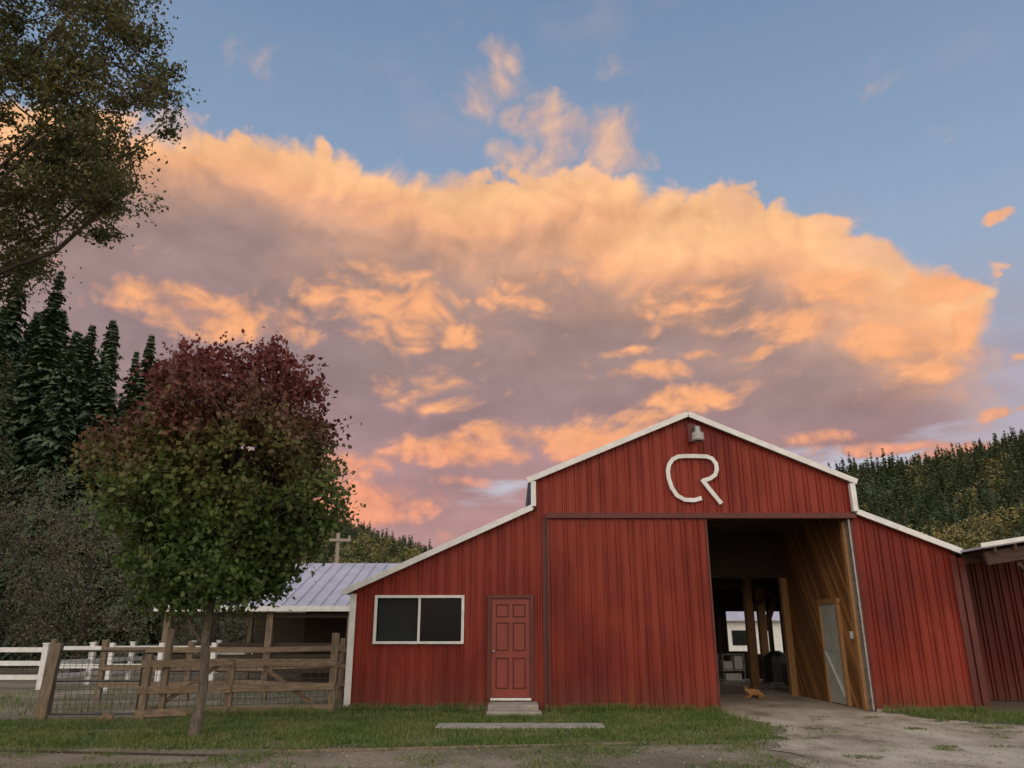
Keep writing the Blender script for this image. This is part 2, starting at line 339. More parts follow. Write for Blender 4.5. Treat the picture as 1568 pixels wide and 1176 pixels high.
nt2.links.new(ramp(nt2,a.outputs[0],[(.58,(.13,.105,.07)),(.70,(.30,.25,.185)),(.92,(.48,.42,.34))]),b.inputs['Base Color']); b.inputs['Roughness'].default_value=.95; bump(nt2,b,n2,.6,.03)
drv=[(4.5,17.0),(4.75,15),(4.45,13.6),(4.0,12.4),(3.7,11),(3.5,9),(3,4),(14,4),(20,9),(20,14.6),(11,14.9),(9.3,15.4),(8.1,16.6),(7.9,18.3),(7.8,29.9),(1,29.9),(1,18.2),(4.5,18.1)]
blob_sheet('gravel_driveway',drv,.010,dm,.2)
def inpoly(x,y,poly):
    c=np.zeros(len(x),bool); j=len(poly)-1
    for i in range(len(poly)):
        xi,yi=poly[i];xj,yj=poly[j]
        c^=((yi>y)!=(yj>y))&(x<(xj-xi)*(y-yi)/(yj-yi+1e-9)+xi); j=i
    return c
def blades(n,x0,x1,y0,y1,poly,h=.06,k0=.12):
    x=rng.uniform(x0,x1,n);y=rng.uniform(y0,y1,n)
    if poly is not None:
        k=inpoly(x+rng.normal(size=n)*.2,y+rng.normal(size=n)*.2,poly)
        dens=fbm(x*.8,y*.8,5,.6); k&=rng.random(n)<np.clip(.72+dens*2.0,.06,1)
    else:
        dens=fbm(x*.7,y*.7,4)+k0; k=rng.random(n)<np.clip(dens*3,0.03,1)
        k&=~inpoly(x+rng.normal(size=n)*.2,y,drv)
    k&=~((x>-1.37)&(x<1.67)&(y>14.63)&(y<15.32))
    x=x[k];y=y[k];n=len(x); hh=h*rng.uniform(.4,1.4,n)*(1+.6*fbm(x*1.5+9,y*1.5,3)); an=rng.uniform(0,6.28,n); wd=rng.uniform(.005,.010,n)
    c=np.stack([x,y,np.full(n,.004)],1); s=np.stack([np.cos(an),np.sin(an),0*an],1)*wd[:,None]
    l=rng.normal(size=(n,3))*.03; l[:,2]=hh
    return np.stack([c-s,c+s,c+l+s*.3,c+l-s*.3],1)
GR=leafmat('grass_blades',[(.3,(.055,.10,.017)),(.65,(.105,.165,.035)),(1.,(.22,.21,.085))],None,.25)
Q=np.concatenate([blades(190000,-12,5,12,18,lawn),blades(25000,8,13,15,18,rl),blades(42000,-9,5,9.3,13.0,None,.035,.0),
  blades(9000,-14,-3,17,25,None,.12),
  # taller tufts at the wall foot, fence and posts
  blades(5000,-3.6,.0,17.6,17.93,[(-4,17),(5,17),(5,18),(-4,18)],.16),blades(3500,.7,4.4,17.5,17.8,[(-4,17),(5,17),(5,18),(-4,18)],.14),blades(4000,7.9,10.1,17.5,17.9,[(7,17),(11,17),(11,18),(7,18)],.14),
  blades(3500,-7.3,-3.7,16.5,17.1,[(-9,16),(0,16),(0,18),(-9,18)],.16)])
tx_=rng.uniform(4.3,11,900); ty_=rng.uniform(11,17,900); kk_=fbm(tx_*1.1,ty_*1.1,3)>.22
Q=np.concatenate([Q]+[blades(60,x-.15,x+.15,y-.1,y+.1,[(x-1,y-1),(x+1,y-1),(x+1,y+1),(x-1,y+1)],.03) for x,y in list(zip(tx_[kk_],ty_[kk_]))[:90]])
quads_obj('grass',Q,GR)
n=2400; C=np.stack([rng.uniform(-10,9,n),rng.uniform(9.5,17.8,n),np.full(n,.03)],1)
q=leaves(C,.045,.7); q[:,:,2]=.025+(q[:,:,2]-.03)*.3
quads_obj('fallen_leaves',q,leafmat('dry_leaves',[(.3,(.10,.05,.025)),(.7,(.20,.14,.06)),(1,(.26,.21,.14))],None,0))
V=[];F=[]
for i in range(620):
    x=rng.uniform(-9,11);y=rng.uniform(9.5,14.5 if x<4.6 else 24)
    if x<4.4 and y>12.5: continue
    if x>8 and y>15: continue
    s=rng.uniform(.006,.022); n0=len(V)
    for k in range(6): V.append((x+s*math.cos(k*1.05)*rng.uniform(.7,1.2),y+s*math.sin(k*1.05)*rng.uniform(.7,1.2),.008))
    V.append((x,y,.01+s*.8))
    for k in range(6): F.append((n0+k,n0+(k+1)%6,n0+6))
mesh_obj('gravel_stones',V,F,CONC)

# ------------------------------------------------------------------ barn
barn=group('red_barn'); Y0=18.
def topz(x):
    return float(np.interp(x,[-3.6,.519],[2.53,4.37])) if x<.52 else (float(np.interp(x,[.52,4.23,7.95],[5.03,6.6,5.0])) if x<=7.95 else float(np.interp(x,[7.951,10.12],[4.27,3.40])))
def ribbed(name,x0,x1,y,zb,topf,holes,mat,extra=(),flip=1,axis='x',pitch=.3,parent=None,jit=0.):
    bp={x0,x1}
    def off(x):
        r=0.
        for c in (0.,.1):
            q=((x-c+pitch/2)%pitch)-pitch/2; q=abs(q)
            if q<.028: r=max(r,1. if q<=.014 else (.028-q)/.014)
        return r*.032
    k=math.floor(x0/pitch)
    while k*pitch<x1:
        for c in (0.,.1):
            for e in (-.028,-.014,.014,.028):
                xx=k*pitch+c+e
                if x0<xx<x1: bp.add(xx)
        k+=1
    for h in holes: bp|={h[0],h[1]}
    for e in extra: bp|={e-1e-4,e+1e-4}
    bp=sorted(bp); V=[];F=[]
    for a,b2 in zip(bp,bp[1:]):
        if b2-a<1e-7: continue
        mid=(a+b2)/2
        hs=sorted([h for h in holes if h[0]<mid<h[1]],key=lambda h:h[2])
        lo=zb; segs=[]
        for h in hs:
            if h[2]>lo: segs.append((lo,h[2]))
            lo=h[3]
        segs.append((lo,None))
        for s0,s1 in segs:
            ta=topf(a+1e-5) if s1 is None else s1; tb=topf(b2-1e-5) if s1 is None else s1
            n0=len(V); ya=y-off(a)*flip; yb=y-off(b2)*flip
            P4=[(a,ya,s0),(b2,yb,s0),(b2,yb,tb),(a,ya,ta)]
            if axis=='y': P4=[(p[1],p[0],p[2]) for p in P4]
            V+=P4; F.append((n0,n0+1,n0+2,n0+3))
    return mesh_obj(name,V,F,mat,parent or barn)
win=(-3.03,-1.12,1.44,2.39); door=(-.5,.44,.04,2.40); opn=(4.3,7.8,-.1,4.14)
ribbed('front_wall',-3.57,10.1,Y0,.04,topz,[win,door,opn],RED,extra=(.52,4.23,7.95))
ribbed('sliding_door',.84,4.45,Y0-.12,.05,lambda x:4.13,[],REDD)
multi('sliding_door_edge',[boxdata(.80,.84,Y0-.15,Y0-.05,.04,4.14),boxdata(4.45,4.49,Y0-.15,Y0-.05,.04,4.14),boxdata(.84,4.45,Y0-.149,Y0-.05,.02,.06),boxdata(.9,4.4,Y0-.1,Y0-.06,.08,4.1)],REDTRIM,barn)
multi('door_track',[boxdata(.78,7.93,Y0-.2,Y0-.03,4.14,4.22),boxdata(.78,7.93,Y0-.12,Y0-.026,4.224,4.27)],REDTRIM,barn)
ribbed('left_side_wall',18.,30.,-3.57,.04,lambda x:2.5,[],RED,axis='y')
ribbed('right_side_wall',18.,30.,10.1,.04,lambda x:3.38,[(23.5,29.5,.9,2.7)],RED,axis='y',flip=-1)  # long side opening added to let light into the interior
ribbed('rear_wall',-3.57,10.1,30.,.04,topz,[(8.0,8.75,1.0,2.4),(9.05,9.5,.9,2.4),(9.7,10.0,.5,2.4),(3.6,7.3,.3,2.95)],DARKWOOD,extra=(.52,4.23,7.95),flip=-1)  # wide central opening added to brighten the interior
box('upper_left_wall',.5,.53,18.,30,4.3,5.0,simple('greygreen_siding',(.10,.11,.09),(.16,.17,.14),2),barn)
box('upper_right_wall',7.93,7.96,18.,30,4.2,4.97,RED,barn)
def roof(name,xa,za,xb,zb,mat=ROOFM,y0=17.86,y1=30.2,t=.06):
    v=[(xa,y0,za),(xb,y0,zb),(xb,y1,zb),(xa,y1,za),(xa,y0,za+t),(xb,y0,zb+t),(xb,y1,zb+t),(xa,y1,za+t)]
    mesh_obj(name,v,[(0,3,2,1),(4,5,6,7),(0,1,5,4),(1,2,6,5),(2,3,7,6),(3,0,4,7)],mat,barn)
roof('roof_main_left',.38,5.0,4.23,6.61); roof('roof_main_right',4.23,6.61,8.08,4.97)
roof('roof_lean_left',-3.78,2.46,.5,4.38); roof('roof_lean_right',7.96,4.27,10.22,3.37)
def fascia(name,p0,p1,h=.13):
    v,f=beamdata((p0[0],17.84,p0[1]),(p1[0],17.84,p1[1]),.05,h,(0,0,1))
    o=mesh_obj(name,v,f,WHITE,barn); bevel(o,.006)
fascia('rake_trim_1',(.36,5.02),(4.235,6.64)); fascia('rake_trim_2',(4.235,6.64),(8.08,4.99))
fascia('rake_trim_3',(-3.8,2.48),(.47,4.395)); fascia('rake_trim_4',(7.99,4.29),(10.24,3.39))
multi('white_corner_trim',[boxdata(.44,.56,17.82,17.95,4.42,5.0),boxdata(7.9,8.02,17.82,17.95,4.3,4.95),boxdata(-3.64,-3.5,17.94,18.12,.04,2.46),boxdata(-3.66,-3.62,18.12,18.3,.04,2.46)],WHITE,barn,.005)
multi('corner_trim_red',[boxdata(.70,.80,17.95,17.965,.05,4.14),boxdata(10.0,10.14,17.93,18.1,.04,3.3),boxdata(7.8,7.86,17.93,18.06,.04,4.12)],REDTRIM,barn)
multi('foundation',[boxdata(-3.55,-.5,17.93,18.1,-.1,.10),boxdata(7.86,10.1,17.95,18.1,-.1,.06)],CONC,barn)
box('jamb_flashing',7.765,7.80,17.9,18.1,.02,4.13,GREYM,barn)
wf=[boxdata(-3.08,-1.07,17.92,18.0,2.37,2.43),boxdata(-3.08,-1.07,17.90,18.0,1.39,1.445),boxdata(-3.08,-3.02,17.921,18.0,1.445,2.37),boxdata(-1.13,-1.07,17.921,18.0,1.445,2.37),
    boxdata(-2.10,-2.05,17.93,18.0,1.445,2.37)]
multi('window_frame',wf,WHITE,barn,.004)
box('window_screen',-2.99,-2.1,17.99,18.005,1.45,2.36,SCREEN,barn); box('window_pane',-2.05,-1.13,17.985,18.005,1.45,2.36,GLASS,barn)
multi('entry_door_frame',[boxdata(-.54,-.46,17.92,18.04,.26,2.44),boxdata(.40,.48,17.92,18.04,.26,2.44),boxdata(-.46,.40,17.921,18.04,2.36,2.44)],REDTRIM,barn,.004)
lx=[-.455,-.36,-.075,.015,.30,.395]; lz=[.29,.46,1.10,1.24,1.84,1.95,2.23,2.355]
parts=[boxdata(lx[0],lx[1],17.955,18.0,lz[0],lz[-1]),boxdata(lx[4],lx[5],17.955,18.0,lz[0],lz[-1]),boxdata(lx[2],lx[3],17.955,18.0,lz[0],lz[-1])]
for z0,z1 in ((lz[0],lz[1]),(lz[2],lz[3]),(lz[4],lz[5]),(lz[6],lz[7])):
    for x0,x1 in ((lx[1],lx[2]),(lx[3],lx[4])): parts.append(boxdata(x0,x1,17.955,18.0,z0,z1))
multi('entry_door_leaf',parts,REDDOOR,barn)
box('entry_door_recess',-.455,.395,17.992,18.03,.29,2.355,REDTRIM,barn)  # darker backing, puts groove shade around the panels into the colour
pp=[]
for x0,x1 in ((lx[1],lx[2]),(lx[3],lx[4])):
    for z0,z1 in ((lz[1],lz[2]),(lz[3],lz[4]),(lz[5],lz[6])): pp.append(boxdata(x0+.022,x1-.022,17.972,17.991,z0+.022,z1-.022))
multi('entry_door_panels',pp,REDDOOR,barn,.006)
box('entry_threshold',-.47,.42,17.9,18.03,.235,.28,WHITE,barn,.004)
bpy.ops.mesh.primitive_uv_sphere_add(radius=.033,location=(-.41,17.90,1.24),segments=16,ring_count=10)
k=bpy.context.object; k.name='door_knob'; k.parent=barn; k.data.materials.append(GREYM)
box('kick_panel',-.5,.44,17.985,18.0,.04,.235,REDTRIM,barn)
st=group('concrete_steps')
box('upper_step',-.5,.55,17.15,17.97,0,.21,CONC,st,.02); box('lower_step',-.52,.6,16.7,17.149,0,.11,CONC,st,.02)
box('concrete_slab',-1.35,1.65,14.65,15.3,-.05,.055,CONC,None,.015)
v,f=beamdata((-3.4,11.95,.012),(2.4,12.95,.012),.06,.04); o=mesh_obj('timber_edging',v,f,POSTW); bevel(o,.01)
v,f=beamdata((-9.5,12.4,.006),(-3.9,11.6,.006),.06,.04); o=mesh_obj('timber_edging',v,f,DBARK); bevel(o,.01)
cp=[(4.43,4.62),(4.25,4.57),(4.03,4.58),(3.86,4.68),(3.75,4.86),(3.69,5.08),(3.68,5.25),(3.72,5.42),(3.81,5.54),(3.95,5.61),(4.1,5.62),(4.35,5.62),(4.62,5.61),(4.75,5.56),(4.83,5.44),(4.84,5.3),(4.79,5.17),(4.66,5.08),(4.49,5.03)]
def ribbon(pts,wd,y0,y1):
    V=[];F=[];n=len(pts)
    for i,p in enumerate(pts):
        a=Vector(pts[max(i-1,0)]);b2=Vector(pts[min(i+1,n-1)]); dd=(b2-a).normalized(); nn=Vector((-dd.y,dd.x))*wd/2
        for y in (y0,y1):
            V.append((p[0]+nn.x,y,p[1]+nn.y)); V.append((p[0]-nn.x,y,p[1]-nn.y))
    for i in range(n-1):
        a=4*i;b2=a+4; F+=[(a,a+1,b2+1,b2),(a+2,b2+2,b2+3,a+3),(a,b2,b2+2,a+2),(a+1,a+3,b2+3,b2+1)]
    F+=[(0,2,3,1),(4*n-4,4*n-3,4*n-1,4*n-2)]
    return V,F
multi('cr_brand_sign',[ribbon(cp,.095,17.90,17.955),ribbon([(4.47,5.06),(4.6,4.87),(4.74,4.68),(4.88,4.49)],.095,17.897,17.952)],WHITE,barn)
lp=[tubedata([(4.36,17.97,6.28),(4.36,17.7,6.3),(4.36,17.55,6.22)],[.025]*3,8),tubedata([(4.36,17.55,6.24),(4.36,17.55,6.1),(4.36,17.55,6.08)],[.07,.085,.1],12)]
multi('gable_lamp_arm',lp,GREYM,barn)
multi('gable_lamp_shade',[tubedata([(4.36,17.55,6.12),(4.36,17.55,6.09),(4.36,17.55,5.93),(4.36,17.55,5.9)],[.06,.135,.145,.12],16)],simple('lamp_plastic',(.28,.27,.26),(.4,.39,.37),8,.5),barn)
multi('gable_lamp_backplate',[boxdata(4.22,4.40,17.92,17.96,5.96,6.42)],REDTRIM,barn)
box('aisle_board_wall',7.80,7.88,18.1,22.6,.02,4.9,BOARDS,barn)
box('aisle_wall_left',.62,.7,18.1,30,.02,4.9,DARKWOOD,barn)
box('loft_header',.7,7.8,22.55,22.7,3.12,6.0,DARKWOOD,barn)  # darker wood here, gloom of the upper interior put into its colour
multi('timber_posts',[boxdata(7.5,7.74,25.7,25.94,0,4.3),boxdata(7.62,7.8,22.5,22.72,0,3.12),boxdata(8.6,8.85,28.,28.25,0,3.8),boxdata(9.55,9.75,28.,28.2,0,3.6),boxdata(.8,1.,22.5,22.7,0,3.1)],NEWW,barn,.01)
multi('beams',[boxdata(.7,10.0,25.75,25.95,3.0,3.3)]+[boxdata(7.9,10.,y,y+.08,3.32,3.45) for y in (23.5,27.,28.5)]+[boxdata(.7,7.8,y,y+.08,4.35,4.6) for y in (18.8,19.8,20.8,21.8)]+[beamdata((7.62,25.8,2.3),(8.5,25.8,3.0),.1,.14)]+[beamdata((8.72,28.1,1.6),(9.3,28.1,2.9),.1,.2)],BEAMW,barn)
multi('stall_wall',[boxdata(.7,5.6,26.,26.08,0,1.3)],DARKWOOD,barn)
DYa,DYb=19.05,20.15
multi('aisle_door_frame',[boxdata(7.72,7.82,DYa-.0,DYa+.11,.02,2.3),boxdata(7.72,7.82,DYb,DYb+.11,.02,2.3),boxdata(7.72,7.82,DYa-.04,DYb+.15,2.3,2.42)],NEWW,barn,.005)
box('aisle_door',7.76,7.798,DYa+.11,DYb,.04,2.3,GDOOR,barn)
multi('aisle_door_bracing',[beamdata((7.75,DYa+.14,.2),(7.75,DYb-.04,1.2),.02,.09,(1,0,0)),boxdata(7.745,7.765,DYa+.12,DYb-.01,1.2,1.3)],GDOOR,barn)
box('light_switch',7.77,7.80,18.5,18.62,1.5,1.66,WHITE,barn)
multi('jamb_timber',[boxdata(7.70,7.80,18.1,18.25,.02,4.1)],NEWW,barn)
ct=group('utility_cart')
multi('frame',[tubedata([p,q],[.02,.02],6) for p,q in [((6.5,25.2,0.1),(6.5,25.2,1.0)),((7.15,25.2,0.1),(7.15,25.2,1.0)),((6.5,25.7,.1),(6.5,25.7,1.)),((7.15,25.7,.1),(7.15,25.7,1.)),((6.5,25.2,1.),(7.15,25.2,1.)),((6.5,25.2,.55),(7.15,25.2,.55)),((6.5,25.2,.2),(7.15,25.2,.2))]],GREYM,ct)
multi('shelves',[boxdata(6.48,7.17,25.18,25.72,.52,.56),boxdata(6.48,7.17,25.18,25.72,.2,.23)],GREYM,ct)
multi('bins',[boxdata(6.52,6.8,25.2,25.6,.57,.8),boxdata(6.85,7.12,25.2,25.6,.57,.95),boxdata(6.55,7.05,25.2,25.6,.24,.45)],WHITE,ct,.02)
gl=group('covered_grill')
multi('cover',[tubedata([(8.25,25.5,.2),(8.25,25.5,.75),(8.25,25.5,.95),(8.25,25.5,1.1)],[.42,.45,.40,.12],10),boxdata(8.6,9.0,25.3,25.7,.7,.76)],BLACK,gl)
multi('legs',[boxdata(x,x+.05,25.3,25.35,.0,.25) for x in (7.95,8.5)]+[boxdata(7.95,8.55,25.28,25.33,.26,.33)],GREYM,gl)
multi('feed_tub',[tubedata([(5.7,24.6,0.01),(5.7,24.6,.4),(5.7,24.6,.38)],[.22,.3,.27],16)],simple('blue_plastic',(.12,.16,.2),(.2,.24,.28),4,.5))
hb=multi('hay_bales',[boxdata(8.95,9.9,26.6,27.1,.0,.42),boxdata(9.0,9.85,26.62,27.08,.43,.84),boxdata(5.75,6.3,27,28,0,.42)],HAY,None,.05)

# ------------------------------------------------------------------ shed right
sh_=group('lean_to_shed')
v=[(10.2,16.9,3.36),(16,16.9,4.25),(16,24,4.25),(10.2,24,3.36)]
mesh_obj('roof_sheet',v+[(p[0],p[1],p[2]+.05) for p in v],[(0,3,2,1),(4,5,6,7),(0,1,5,4),(1,2,6,5),(2,3,7,6),(3,0,4,7)],ROOFM,sh_)
v,f=beamdata((10.12,16.87,3.42),(16,16.87,4.32),.03,.09); mesh_obj('fascia',v,f,WHITE,sh_)
multi('rafters',[beamdata((10.3,17.1,3.16),(16,17.1,4.04),.1,.28)]+[beamdata((10.3,y,3.22),(16,y,4.10),.09,.22) for y in (18.0,18.9,20.5)]+[beamdata((x,16.92,3.31+(x-10.2)*.153),(x,24,3.31+(x-10.2)*.153),.06,.12) for x in (10.45,10.9,11.35,11.8,12.3,13,14,15)]+[beamdata((11.,17.1,3.05),(12.6,18.5,2.3),.06,.1)],BEAMW,sh_)
REDSHADE=red_metal('red_siding_shaded',.6)  # darkened copy of the siding, shade under the shed roof in its colour
ribbed('back_wall',10.15,16,20.6,.04,lambda x:3.2+(x-10.2)*.153,[],REDSHADE,parent=sh_)
multi('corner_post',[boxdata(10.16,10.3,17.9,18.05,0,3.25),boxdata(15.8,16,17,17.2,0,4.1)],REDTRIM,sh_)

# ------------------------------------------------------------------ animal shed left
an=group('open_stable')
def slab(name,pts,t,mat,parent):
    return mesh_obj(name,list(pts)+[(p[0],p[1],p[2]+t) for p in pts],[(0,3,2,1),(4,5,6,7),(0,1,5,4),(1,2,6,5),(2,3,7,6),(3,0,4,7)],mat,parent)
slab('roof_front',[(-11.4,25.7,2.4),(-2.2,25.7,2.4),(-2.2,31,4.2),(-11.4,31,4.2)],.05,ROOFM,an)
slab('roof_back',[(-11.4,31,4.2),(-2.2,31,4.2),(-2.2,36,2.6),(-11.4,36,2.6)],.05,ROOFM,an)
multi('roof_seams',[beamdata((x,25.7,2.475),(x,31,4.275),.025,.03) for x in np.arange(-11.2,-2.3,.42)],ROOFM,an)
multi('fascia',[boxdata(-11.45,-2.2,25.62,25.69,2.29,2.46)],WHITE,an)
multi('posts',[boxdata(x,x+.2,25.9,26.1,0,2.35) for x in (-11.2,-7.9,-5.3,-2.8)]+[boxdata(x,x+.18,30.5,30.7,0,4) for x in (-10,-7,-4)],POSTW,an)
multi('header_beam',[boxdata(-11.3,-2.3,25.92,26.05,2.1,2.23)],DARKWOOD,an)
multi('walls',[boxdata(-11.3,-2.2,35.5,35.6,0,2.5),boxdata(-2.3,-2.2,26,35.5,0,2.4),boxdata(-7.6,-2.4,29.6,29.66,0,3.5)],DARKWOOD,an)
multi('stall_rails',[boxdata(-11.1,-2.5,26.0,26.05,z,z+.13) for z in (.45,.85,1.2)],DARKWOOD,an)

# ------------------------------------------------------------------ fences
fn=group('wooden_fence')
ps=[(-7.24,16.3,1.22),(-5.78,16.9,1.12),(-3.82,17.55,1.62)]
multi('posts',[boxdata(x-.07,x+.07,y-.07,y+.07,0,h) for x,y,h in ps]+[boxdata(-7.02,-6.9,16.45,16.57,0,1.7) ],POSTW,fn,.01)
rl_=[]
for z in (.12,.55,1.03):
    for (a,b2) in zip(ps,ps[1:]): rl_.append(beamdata((a[0]-.1,a[1]-.09,z+rng.normal()*.012),(b2[0]+.05,b2[1]-.09,z+.01+rng.normal()*.02),.045,.14))
rl_.append(beamdata((-7.2,16.45,.1),(-6.,17,1.05),.04,.09)); rl_.append(beamdata((-5.2,17.15,.95),(-4.1,17.6,.1),.04,.09))
multi('rails',rl_,RAILW,fn,.006)
WIRE=simple('fence_wire',(.03,.03,.03),(.09,.085,.08),6,.5,bmp=0,metal=.4)
def wiremesh(name,p,q,z0,z1,step,r,parent,dy=0.):
    L=math.dist(p,q);n=int(L/step); parts=[]
    for i in range(n+1):
        s=i/n; x=p[0]+(q[0]-p[0])*s;y=p[1]+(q[1]-p[1])*s+dy; parts.append(tubedata([(x,y,z0),(x,y,z1)],[r,r],3))
    for z in np.arange(z0,z1+.01,step*.8): parts.append(tubedata([(p[0],p[1]+dy,z),(q[0],q[1]+dy,z)],[r,r],3))
    return multi(name,parts,WIRE,parent)
wiremesh('wire_panel_1',ps[0][:2],ps[1][:2],.1,1.1,.15,.006,fn,.05); wiremesh('wire_panel_2',ps[1][:2],ps[2][:2],.1,1.1,.15,.006,fn,.05)
gt=group('wire_gate')
multi('posts',[beamdata((-9.1,16.2,0),(-9.02,16.2,1.42),.13,.13,(0,1,0)),beamdata((-9.38,16.5,0),(-9.3,16.5,1.5),.1,.1,(0,1,0))],POSTW,gt,.01)
gp=[(-8.98,16.2),(-7.36,16.3)]
fr=[]
for z in (.12,.72,1.28): fr.append(tubedata([(gp[0][0],gp[0][1],z),(gp[1][0],gp[1][1],z)],[.02,.02],8))
for x,y in gp: fr.append(tubedata([(x,y,.12),(x,y,1.28)],[.02,.02],8))
multi('frame',fr,WIRE,gt); wiremesh('mesh',gp[0],gp[1],.12,1.28,.11,.006,gt)
wf_=group('corral_fence')
cps=[(-10.3,20.6),(-8.2,20.8),(-6.3,21),(-4.4,21.2),(-3.6,21.2)]
multi('posts',[boxdata(x-.07,x+.07,y-.07,y+.07,0,1.35+rng.uniform(0,.25)) for x,y in cps],POSTW,wf_,.01)
multi('rails',[beamdata((a[0],a[1]-.09,z),(b2[0],b2[1]-.09,z+rng.normal()*.03),.04,.13) for z in (.4,.8,1.22) for a,b2 in zip(cps,cps[1:])],RAILW,wf_)
wh=group('white_fence')
wps=[(-26,25),(-22,25),(-18,25),(-14.3,25),(-14.,27.2),(-13.7,29.4),(-13.4,31.5),(-13.1,33.5),(-12.8,35.5),(-8,36.6)]
multi('posts',[boxdata(x-.08,x+.08,y-.08,y+.08,0,1.3) for x,y in wps]+[boxdata(x-.1,x+.1,y-.1,y+.1,1.3,1.34) for x,y in wps],WHITE,wh)
multi('rails',[beamdata((a[0],a[1],z),(b2[0],b2[1],z),.04,.14) for z in (.35,.75,1.14) for a,b2 in zip(wps,wps[1:])],WHITE,wh)
wf2=group('white_fence')
wps=[(-13.5,24),(-11.9,24.2),(-10.5,24.4),(-9.,24.6)]
multi('posts',[boxdata(x-.07,x+.07,y-.07,y+.07,0,1.35) for x,y in wps],WHITE,wf2)
multi('rails',[beamdata((a[0],a[1],z),(b2[0],b2[1],z),.04,.12) for z in (.7,1.2) for a,b2 in zip(wps,wps[1:])],WHITE,wf2)
bpy.ops.mesh.primitive_ico_sphere_add(subdivisions=3,radius=.13,location=(-7.75,16.,.06)); o=bpy.context.object; o.name='rock'
for vv in o.data.vertices: vv.co*=1+.25*math.sin(vv.co.x*31+vv.co.y*17)*math.cos(vv.co.z*23)
o.scale=(1.1,.8,.8); o.data.materials.append(simple('brown_rock',(.12,.07,.04),(.2,.13,.08),6))
up=group('utility_pole')
multi('pole',[tubedata([(-13.4,60,0),(-13.4,60,9.0)],[.19,.15],8)],POLEW,up)
multi('crossarm',[boxdata(-14.45,-12.35,59.75,59.93,8.35,8.55),boxdata(-14.4,-14.25,59.77,59.91,8.55,8.8),boxdata(-12.55,-12.4,59.77,59.91,8.55,8.8)],POLEW,up)
hs=group('white_house')
box('walls',8,15.5,46,52,0,2.3,WHITE,hs); slab('roof',[(7.6,45.6,2.3),(15.9,45.6,2.3),(15.9,49,3.8),(7.6,49,3.8)],.08,ROOFM,hs)
multi('windows',[boxdata(9.5,10.6,45.95,46.01,1.0,1.8),boxdata(12.5,13.6,45.95,46.01,1.,1.8)],GLASS,hs)
tr=group('white_horse_trailer')
box('body',-31,-26.5,34,36,.5,2.0,WHITE,tr,.15); multi('wheels',[tubedata([(x,33.9,.35),(x,34.1,.35)],[.35,.35],14) for x in (-29.2,-28.3)],BLACK,tr); box('vent_band',-30.6,-27,33.95,34.01,1.35,1.7,BLACK,tr)

# ------------------------------------------------------------------ cat
def cat():
    c=group('orange_cat')
    me=bpy.data.meshes.new('cat_body')
    P=[(0,0,.14),(-.10,0,.15),(-.19,0,.155),(-.25,0,.19),(-.285,0,.225),(-.335,0,.215),
       (.10,0,.13),(.17,.0,.09),(.24,-.06,.045),(.20,-.15,.03),(.08,-.19,.025),
       (-.19,-.055,.09),(-.21,-.06,.03),(-.30,-.06,.02),(-.19,.055,.09),(-.21,.06,.03),(-.30,.06,.02),
       (.11,-.08,.08),(.03,-.10,.05),(.12,-.10,.025),(.02,-.11,.018),(.11,.08,.08),(.03,.10,.05),(.12,.1,.025),(.02,.11,.018)]
    Ed=[(0,1),(1,2),(2,3),(3,4),(4,5),(0,6),(6,7),(7,8),(8,9),(9,10),(2,11),(11,12),(12,13),(2,14),(14,15),(15,16),(6,17),(17,18),(18,19),(19,20),(6,21),(21,22),(22,23),(23,24)]
    r=[.095,.095,.08,.05,.058,.026,.10,.06,.022,.02,.014,.038,.024,.02,.038,.024,.02,.055,.035,.022,.018,.055,.035,.022,.018]
    me.from_pydata(P,Ed,[]); o=link(bpy.data.objects.new('body',me),c)
    o.modifiers.new('skin','SKIN')
    for i,rr in enumerate(r): me.skin_vertices[0].data[i].radius=(rr,rr)
    me.skin_vertices[0].data[0].use_root=True
    o.modifiers.new('sub','SUBSURF').levels=2; o.modifiers['sub'].render_levels=2
    fur,ntt,b=new_mat('ginger_fur'); wv=ntt.nodes.new('ShaderNodeTexWave'); wv.inputs['Scale'].default_value=9; wv.inputs['Distortion'].default_value=5
    tcn=ntt.nodes.new('ShaderNodeTexCoord'); ntt.links.new(tcn.outputs['Object'],wv.inputs['Vector'])
    ntt.links.new(ramp(ntt,wv.outputs['Fac'],[(.2,(.34,.16,.06)),(.8,(.52,.30,.14))]),b.inputs['Base Color']); b.inputs['Roughness'].default_value=.9
    me.materials.append(fur)
    V=[];F=[]
    for s in (-1,1):
        n0=len(V); V+=[(-.30,s*.05,.255),(-.255,s*.06,.25),(-.27,s*.015,.27),(-.275,s*.05,.325)]; F+=[(n0,n0+1,n0+3),(n0+1,n0+2,n0+3),(n0+2,n0,n0+3)]
    mesh_obj('ears',V,F,fur,c)
    multi('eyes',[tubedata([(-.325,s*.028,.24),(-.333,s*.028,.24)],[.009,.006],8) for s in (-1,1)],BLACK,c)
    c.location=(6.35,21.6,.012); c.rotation_euler=(0,0,R(20)); c.scale=(1.0,1.0,1.0)
cat()

